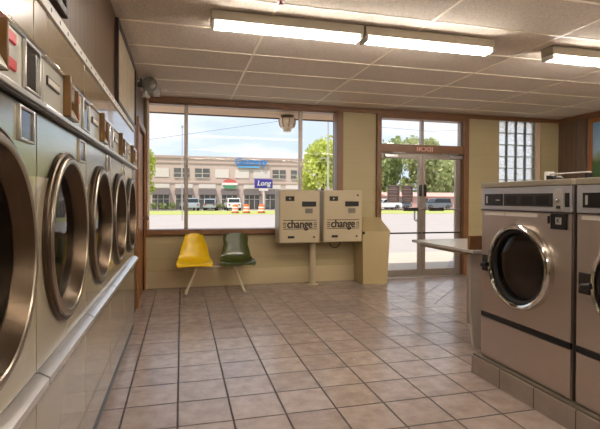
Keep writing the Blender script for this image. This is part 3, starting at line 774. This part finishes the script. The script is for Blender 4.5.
# ---------------------------------------------------------------- outdoors
ZG = -.15
struct(B(-60, 100, YB+.17, 10.3, -.4, -.06).build('sidewalk', M['concrete']))
struct(B(-60, 100, 10.3, 41, -.6, ZG).build('road', M['asphalt']))
struct(B(-60, 100, 53, 140, -.6, ZG-.02).build('parking_lot', M['asphalt']))
tag(B(-60, 100, 41, 53, -.6, ZG+.02).build('grass_strip', M['grass']), 'strip of mown yellow-green grass between road and parking lot', 'grass', None, 'stuff')
# dark wedge laid on the apron in place of the eave's shadow
struct(MB().prism([(5.05, 7.9), (9, 7.2), (9, 10.2), (6.1, 9.3)], 'z', -.0598, -.052).build('shadow_wedge', M['asphalt'], smooth=False))

# lantern under the soffit
t = thing('porch_lantern', 'glass jar porch lantern hanging under the soffit outside the window', 'lantern', (1.68, 7.30, 2.37))
MB().lathe([(.11, .2645), (.11, .25), (.09, .23), (.09, .215)], (0, 0, 0), 'z', 24, (True, True)).build('cap', M['fasciadark'], t)
MB().lathe([(.135, .214), (.14, .18), (.13, .12), (.11, .07), (.075, .05), (.065, .0)], (0, 0, 0), 'z', 12, (True, True)).build('shade', M['amber'], t)
q = MB()
for k in range(8):
    a = 2*PI*k/8; q.tube([(r_*math.cos(a), r_*math.sin(a), z_) for r_, z_ in ((.139, .213), (.144, .18), (.134, .12), (.113, .07))], .006, 6)
q.build('ribs', M['fasciadark'], t)

# two-storey shop block across the road
t = thing('shop_building', 'two-storey pinkish brick shop block across the road', 'building', (0, 60, ZG))
z = lambda v: v-ZG
B(-9, 24, 0, 12, 0, z(6.4), bev=.02).build('wall', M['brick'], t)
B(-9.1, 24.1, -.12, 12.1, z(6.4), z(6.72)).build('cornice', M['brickdark'], t)
B(-9.02, 24.02, -.08, 0, z(5.75), z(5.9)).build('string_course', M['brickdark'], t); B(-9.02, 24.02, -.08, 0, z(3.2), z(3.35)).build('string_course', M['brickdark'], t)
for xa, xb in ((-3.4, -1.55), (4.2, 6.0), (6.8, 8.65), (9.2, 11.45), (16.8, 18.8)):
    B(xa, xb, -.06, 0, z(3.98), z(5.08)).build('pale_panel', M['stucco'], t)
for xa, xb in ((-.94, .95), (1.66, 3.49), (11.8, 13.6), (14.35, 16.1), (19.5, 21.3)):
    f = B(xa, xb, -.08, 0, z(3.95), z(5.14)).build('window', M['shopglass'], t)
    q = MB(); xm = (xa+xb)/2; zm = z(4.5); q.box(xm-.035, xm+.035, -.10, -.081, z(3.95), z(5.14)); q.box(xa, xb, -.10, -.081, zm-.03, zm+.03); q.box(xa, xb, -.12, -.081, z(3.9), z(3.97)); q.build('muntin', M['stucco'], f)
for i, xa in enumerate((-6.6, -3.67, -.82, 2.1, 4.97, 7.91, 10.72, 13.6, 16.5)):
    xb = xa+2.22
    B(xa+.03, xb-.03, -.06, 0, z(2.6), z(3.13)).build('sign_panel', M['stucco'], t)
    MB().prism([(-.75, z(1.70)), (-.70, z(1.70)), (0, z(2.42)), (0, z(2.46)), (-.06, z(2.46)), (-.75, z(1.76))], 'x', xa, xb).build('awning', M['awning'], t)
    f = B(xa+.05, xb-.05, -.05, 0, .05, z(1.75)).build('shop_front', M['shopglass'], t)
    q = MB()
    for k in range(4):
        x = xa+.05+(xb-xa-.1)*k/3; q.box(x-.045, x+.045, -.08, -.051, .05, z(1.75))
    q.box(xa+.05, xb-.05, -.08, -.051, z(1.15), z(1.22)); q.build('glazing_bars', M['stucco'], f)
t = thing('shop_sign', 'blue script sign with light blue underline on the parapet of the shop block', 'sign', (8.85, 59.86, 5.35))
lettering('Gateway', 1.35, .06, M['signblue'], t, (0, -.13, .78), FACE_MY, sx=.9, shear=.2, bold=.012)
B(-1.75, 1.2, -.12, .0, -.02, .26, bev=.05).build('underline', M['signlight'], t)
t = thing('shop_sign', 'round red, white and green sign above a shop awning', 'sign', (6.1, 59.92, 2.55))
q = MB(); pts = [(.95*math.cos(a), .62+.66*math.sin(a)) for a in [PI*.08+k*PI*.84/14 for k in range(15)]]; q.prism(pts, 'y', -.20, -.10); q.build('red_arch', M['signred'], t)
q = MB(); pts = [(.98*math.cos(a), .58+.60*math.sin(a)) for a in [-PI*.05-k*PI*.90/14 for k in range(15)]]; q.prism(pts, 'y', -.20, -.10); q.build('green_bowl', M['signgreen'], t)
B(-1.02, 1.02, -.24, -.201, .46, .78, bev=.03).build('white_band', M['white'], t)
t = thing('shop_sign', 'purple rectangular sign with white script on the shop block', 'sign', (10.35, 58.6, ZG))
B(-1.2, 1.2, -.1, .1, 2.8-.02, 3.98, bev=.08).build('face', M['purple'], t); B(-.6, .6, -.08, .08, 2.45, 2.779, bev=.03).build('lower_panel', M['stucco'], t)
MB().tube([(0, 0, 0), (0, 0, 2.45)], .09, 10).build('post', M['stucco'], t)
lettering('Long', .95, .03, M['white'], t, (0, -.14, 3.42), FACE_MY, sx=.95, shear=.25); 

def car(name, lab, x, y, rz, m, Lh=2.2, Wd=.9, Ht=1.65, suv=True):
    t = thing(name, lab, 'car', (x, y, ZG-.02), rz)
    h1 = .95 if suv else .8
    MB().prism([(-Lh, .35), (Lh, .35), (Lh, .72), (Lh-.1, h1-.05), (Lh-1.0, h1), (-Lh+.05, h1), (-Lh, .8)], 'x', -Wd, Wd)
    q = MB().prism([(-Lh, .35), (Lh, .35), (Lh+.02, .7), (Lh-.12, h1-.06), (Lh-1.05, h1), (-Lh+.05, h1), (-Lh-.02, .8)], 'x', -Wd, Wd)
    bmesh.ops.bevel(q.b, geom=q.b.edges[:], offset=.06, segments=2, affect='EDGES'); body = q.build('body', m, t)
    r0 = -Lh+.12; r1 = Lh-1.15
    q = MB().prism([(r0, h1), (r1, h1), (r1-.55, Ht), (r0+.22, Ht)], 'x', -Wd+.08, Wd-.08); bmesh.ops.bevel(q.b, geom=q.b.edges[:], offset=.05, segments=2, affect='EDGES'); q.build('cabin', m, t)
    g = MB(); zl, zh = h1+.06, Ht-.1
    for s in (-1, 1):
        xs = s*(Wd-.075); xe = s*(Wd-.04)
        g.prism([(r0+.12, zl), (r1-.12, zl), (r1-.55, zh), (r0+.25, zh)], 'x', min(xs, xe), max(xs, xe))
    g.prism([(r0-.02, zl), (r0+.12, zl), (r0+.28, zh), (r0+.16, zh)], 'x', -Wd+.18, Wd-.18); g.prism([(r1-.1, zl), (r1+.02, zl), (r1-.44, zh), (r1-.56, zh)], 'x', -Wd+.18, Wd-.18)
    g.build('window', M['carglass'], t)
    for sx_ in (-1, 1):
        for yy in (-Lh+.75, Lh-.75):
            wv = MB(); wv.lathe([(.2, -.1), (.33, -.1), (.35, -.06), (.35, .06), (.33, .1), (.2, .1)], (sx_*(Wd-.08), yy, .355), 'x', 24, (True, True)); wv = wv.build('wheel', M['rubber'], t)
            MB().lathe([(.2, -.005), (.12, .01), (.001, .015)], (sx_*(Wd+.022), yy, .355), 'x', 20).build('hub', M['alu'], wv)
        B(sx_*(Wd-.25)-.1, sx_*(Wd-.25)+.1, -Lh-.06, -Lh+.02, .66, .82, bev=.02).build('tail_light', M['tail'], t)
    return t
car('parked_car', 'silver car parked beside the window post in front of the shops', 0.9, 55.6, 0.15, M['carsilver'], 2.1, .85, 1.5)
car('parked_car', 'white car parked behind the orange barrels', 5.95, 55.5, 0, M['carwhite'], 2.2, .82, 1.5)
car('parked_car', 'pale car parked nose-in left of the round red and green sign', 3.45, 56.0, -.15, M['carsilver'], 1.9, .75, 1.42, False)
car('parked_car', 'grey sport utility car parked side-on seen through the right door leaf', 34.0, 56, PI/2, M['cargrey'], 2.1, .85, 1.62)
car('parked_car', 'white car side-on seen under the notices through the left door leaf', 26.9, 57, PI/2, M['carwhite'], 2.1, .85, 1.5)
car('parked_car', 'dark car behind the grey sport utility car', 30.0, 60, PI/2-.3, M['cargrey'], 2.1, .85, 1.5, False)
t = thing('low_shop', 'low pink-walled building behind the parked cars beyond the door', 'building', (33, 66, ZG))
B(-1.2, 12, 0, 8, 0, 1.9, bev=.03).build('wall', M['pinkroof'], t); MB().prism([(-.4, 1.9), (8.4, 1.9), (4, 2.6)], 'x', -1.6, 12.4).build('roof', M['pinkroof'], t)
for xa in (.5, 4, 7.5): B(xa, xa+1.6, -.03, 0, .6, 1.6).build('window', M['shopglass'], t)

bl = ['orange and white traffic barrel in front of the white car, leftmost of three', 'orange and white traffic barrel, middle one of three on the grass', 'orange and white traffic barrel below the purple sign']
proto = thing('traffic_barrel', '', 'barrel'); bs = 1.2
MB().lathe([(.31, .05), (.305, .3), (.29, .32), (.28, .6), (.265, .62), (.255, .82), (.12, .84)], (0, 0, 0), 'z', 24, (True, True)).build('body', M['orange'], proto)
MB().lathe([(.40, 0), (.40, .05), (.32, .06)], (0, 0, 0), 'z', 20, (True, True)).build('base', M['rubber'], proto)
for za, zb in ((.2, .34), (.48, .62)): MB().lathe([(.336-za*.075, za), (.336-zb*.075, zb)], (0, 0, 0), 'z', 24).build('white_band', M['white'], proto)
for i, x in enumerate((5.01, 6.10, 7.57)):
    o = proto if i == 0 else copy_tree(proto); o.location = (x, 44, ZG+.021); o['label'] = bl[i]; o['group'] = 'traffic barrels'

def tree(lab, x, y, h, rx, rz, m, n=900, leaf=.28, group=None, trunk=.2, kind='leafy_tree', z0=ZG-.02):
    t = thing(kind, lab, 'tree', (x, y, z0), 0, group)
    cz = h-rz
    MB().tube([(0, 0, 0), (.05, .02, cz*.5), (-.05, 0, cz), (0, 0, cz+rz*.5)], [trunk, trunk*.8, trunk*.6, trunk*.2], 10).build('trunk', M['bark'], t)
    b = bmesh.new(); rnd = random.Random(hash((round(x, 2), round(y, 2))) & 0xffff)
    lobes = [(0, 0, 0, .75)]+[(rnd.uniform(-.6, .6), rnd.uniform(-.6, .6), rnd.uniform(-.6, .65), rnd.uniform(.28, .5)) for _ in range(12)]
    for _ in range(n):
        L = rnd.choice(lobes); d = Vector((rnd.gauss(0, 1), rnd.gauss(0, 1), rnd.gauss(0, 1))).normalized()*L[3]*rnd.uniform(.55, 1.05)
        c = Vector(((L[0]+d.x)*rx, (L[1]+d.y)*rx, cz+(L[2]+d.z)*rz))
        a = Vector((rnd.gauss(0, 1), rnd.gauss(0, 1), rnd.gauss(0, .6))).normalized(); q = a.orthogonal().normalized()
        q = Matrix.Rotation(rnd.uniform(0, 6.28), 3, a) @ q; s = leaf*rnd.uniform(.6, 1.3); bq = a.cross(q)
        b.faces.new([b.verts.new(c+v) for v in (q*s, bq*s*.55, -q*s, -bq*s*.55)])
    me = bpy.data.meshes.new('crown'); b.to_mesh(me); b.free(); me.materials.append(m)
    o = bpy.data.objects.new('crown', me); COL.objects.link(o); o.parent = t
    return t
tree('bright green round tree behind the change machines beyond the window', 11.9, 38, 7.0, 2.5, 2.9, M['leafbright'], 5200, .18)
tree('leafy tree at the left edge of the window view', -4.55, 54.6, 7.8, 1.75, 3.2, M['leafbright'], 1600, .25)
for i, (x, y, h, rx, rz, m, lab) in enumerate((
        (32.5, 80, 10.8, 4.8, 5.4, 'leafmid', 'olive green tree behind the notices on the left door leaf'),
        (40.5, 88, 14.6, 5.2, 7.2, 'leafdark', 'deep green tree beyond the meeting stiles of the glass door'),
        (46.5, 82, 13.2, 4.9, 6.6, 'leafmid', 'tall olive green tree beyond the right door leaf'),
        (59.0, 92, 13.0, 5.6, 6.6, 'leafmid', 'olive green tree beyond the right door stile'),
        (36.5, 98, 11.6, 5.2, 6.0, 'leafdark', 'deep green tree beyond the left door leaf, farther back than the olive ones'),
        (51.0, 110, 14.0, 5.4, 6.8, 'leafdark', 'deep green tree beyond the right door leaf, farthest back'))):
    tree(lab, x, y, h, rx, rz, M[m], 4200, .45, 'trees beyond the glass door')
for i, (x, lab) in enumerate(((-3.3, 'small shrub at the foot of the shop block near the window post, leftmost'), (-2.2, 'small shrub beside the leftmost shrub'), (-1.15, 'small shrub just left of the window post'), (4.6, 'small shrub between the pale car and the white car'))):
    tree(lab, x, 58.6, .95, .5, .42, M['leafdark'], 260, .12, 'shrubs along the shop block', .04, 'shrub')
t = thing('utility_pole', 'pale street pole with a cross arm in front of the bright green tree', 'pole', (10.83, 33, ZG))
MB().tube([(0, 0, 0), (-.02, 0, 3), (-.05, 0, 8.2)], [.075, .065, .05], 10).build('shaft', M['pole'], t); MB().tube([(-.7, 0, 4.5), (.1, 0, 4.52)], .03, 8).build('cross_arm', M['pole'], t)
t = thing('street_lamp', 'thin street lamp pole just left of the window post', 'lamp', (.03, 30, ZG))
MB().tube([(0, 0, 0), (0, 0, 5.9)], [.035, .025], 10).build('shaft', M['pole'], t); MB().lathe([(.035, 5.9), (.07, 5.93), (.08, 6.02), (.04, 6.1)], (0, 0, 0), 'z', 14, (True, True)).build('lamp_head', M['pole'], t)
for lab, pts in (('thin power cable rising across the sky in the window', [(-14, 31, 3.6), (-1.9, 31, 5.10), (6.2, 31, 6.60), (10.5, 32.8, 7.85)]), ('thin power cable across the sky in the transom', [(11.0, 32.8, 7.6), (13.7, 30, 6.42), (17.7, 30, 6.28), (40, 30, 8)])):
    c = MB().tube(pts, .014, 6).build('power_cable', M['wire']); tag(c, lab, 'cable')

# ---------------------------------------------------------------- sky, sun, camera
wd_ = bpy.data.worlds.new('World'); SC.world = wd_; wd_.use_nodes = True
n = wd_.node_tree.nodes; l = wd_.node_tree.links; bg = n['Background']
tc = n.new('ShaderNodeTexCoord'); mp = n.new('ShaderNodeMapping'); mp.inputs['Scale'].default_value = (1.6, 1.6, 5.5); mp.inputs['Location'].default_value = (.3, .1, .15)
l.new(tc.outputs['Generated'], mp.inputs['Vector'])
no = n.new('ShaderNodeTexNoise'); no.inputs['Scale'].default_value = 1.6; no.inputs['Detail'].default_value = 7; no.inputs['Roughness'].default_value = .55
l.new(mp.outputs['Vector'], no.inputs['Vector'])
rp = n.new('ShaderNodeValToRGB'); rp.color_ramp.elements[0].position = .42; rp.color_ramp.elements[0].color = (.60, .70, .86, 1)
rp.color_ramp.elements[1].position = .60; rp.color_ramp.elements[1].color = (.90, .91, .95, 1)
l.new(no.outputs['Fac'], rp.inputs[0]); l.new(rp.outputs[0], bg.inputs['Color']); bg.inputs['Strength'].default_value = 1.12
su = bpy.data.lights.new('sun', 'SUN'); su.energy = 4.6; su.angle = .01; su.color = (1, .95, .86)
so = bpy.data.objects.new('sun', su); COL.objects.link(so); so.rotation_euler = Vector((.38, .30, -.87)).to_track_quat('-Z', 'Y').to_euler()

f, yaw, pitch, roll, sh = 454.29, math.radians(14.606), math.radians(.6905), math.radians(-.2335), -10.107
cy, sy = math.cos(yaw), math.sin(yaw)
fw = Vector((sy*math.cos(pitch), cy*math.cos(pitch), -math.sin(pitch))); ri = Vector((cy, -sy, 0)); dn = fw.cross(ri)
c, s = math.cos(roll), math.sin(roll); r2 = ri*c+dn*s; d2_ = ri*-s+dn*c
cam = bpy.data.cameras.new('camera'); co = bpy.data.objects.new('camera', cam); COL.objects.link(co)
Mx = Matrix((r2, -d2_, -fw)).transposed().to_4x4(); Mx.translation = (0, 0, 1.2675); co.matrix_world = Mx
cam.sensor_fit = 'HORIZONTAL'; cam.sensor_width = 36; cam.lens = f*36/600; cam.shift_y = sh/600; cam.clip_start = .02; cam.clip_end = 500
SC.camera = co
SC.cycles.use_denoising = True
SC.cycles.max_bounces = 10; SC.cycles.transparent_max_bounces = 12; SC.cycles.sample_clamp_indirect = 6
vs = SC.view_settings; vs.view_transform = 'Standard'; vs.look = 'None'; vs.gamma = 1; vs.exposure = .25; vs.use_curve_mapping = False
SC.display_settings.display_device = 'sRGB'
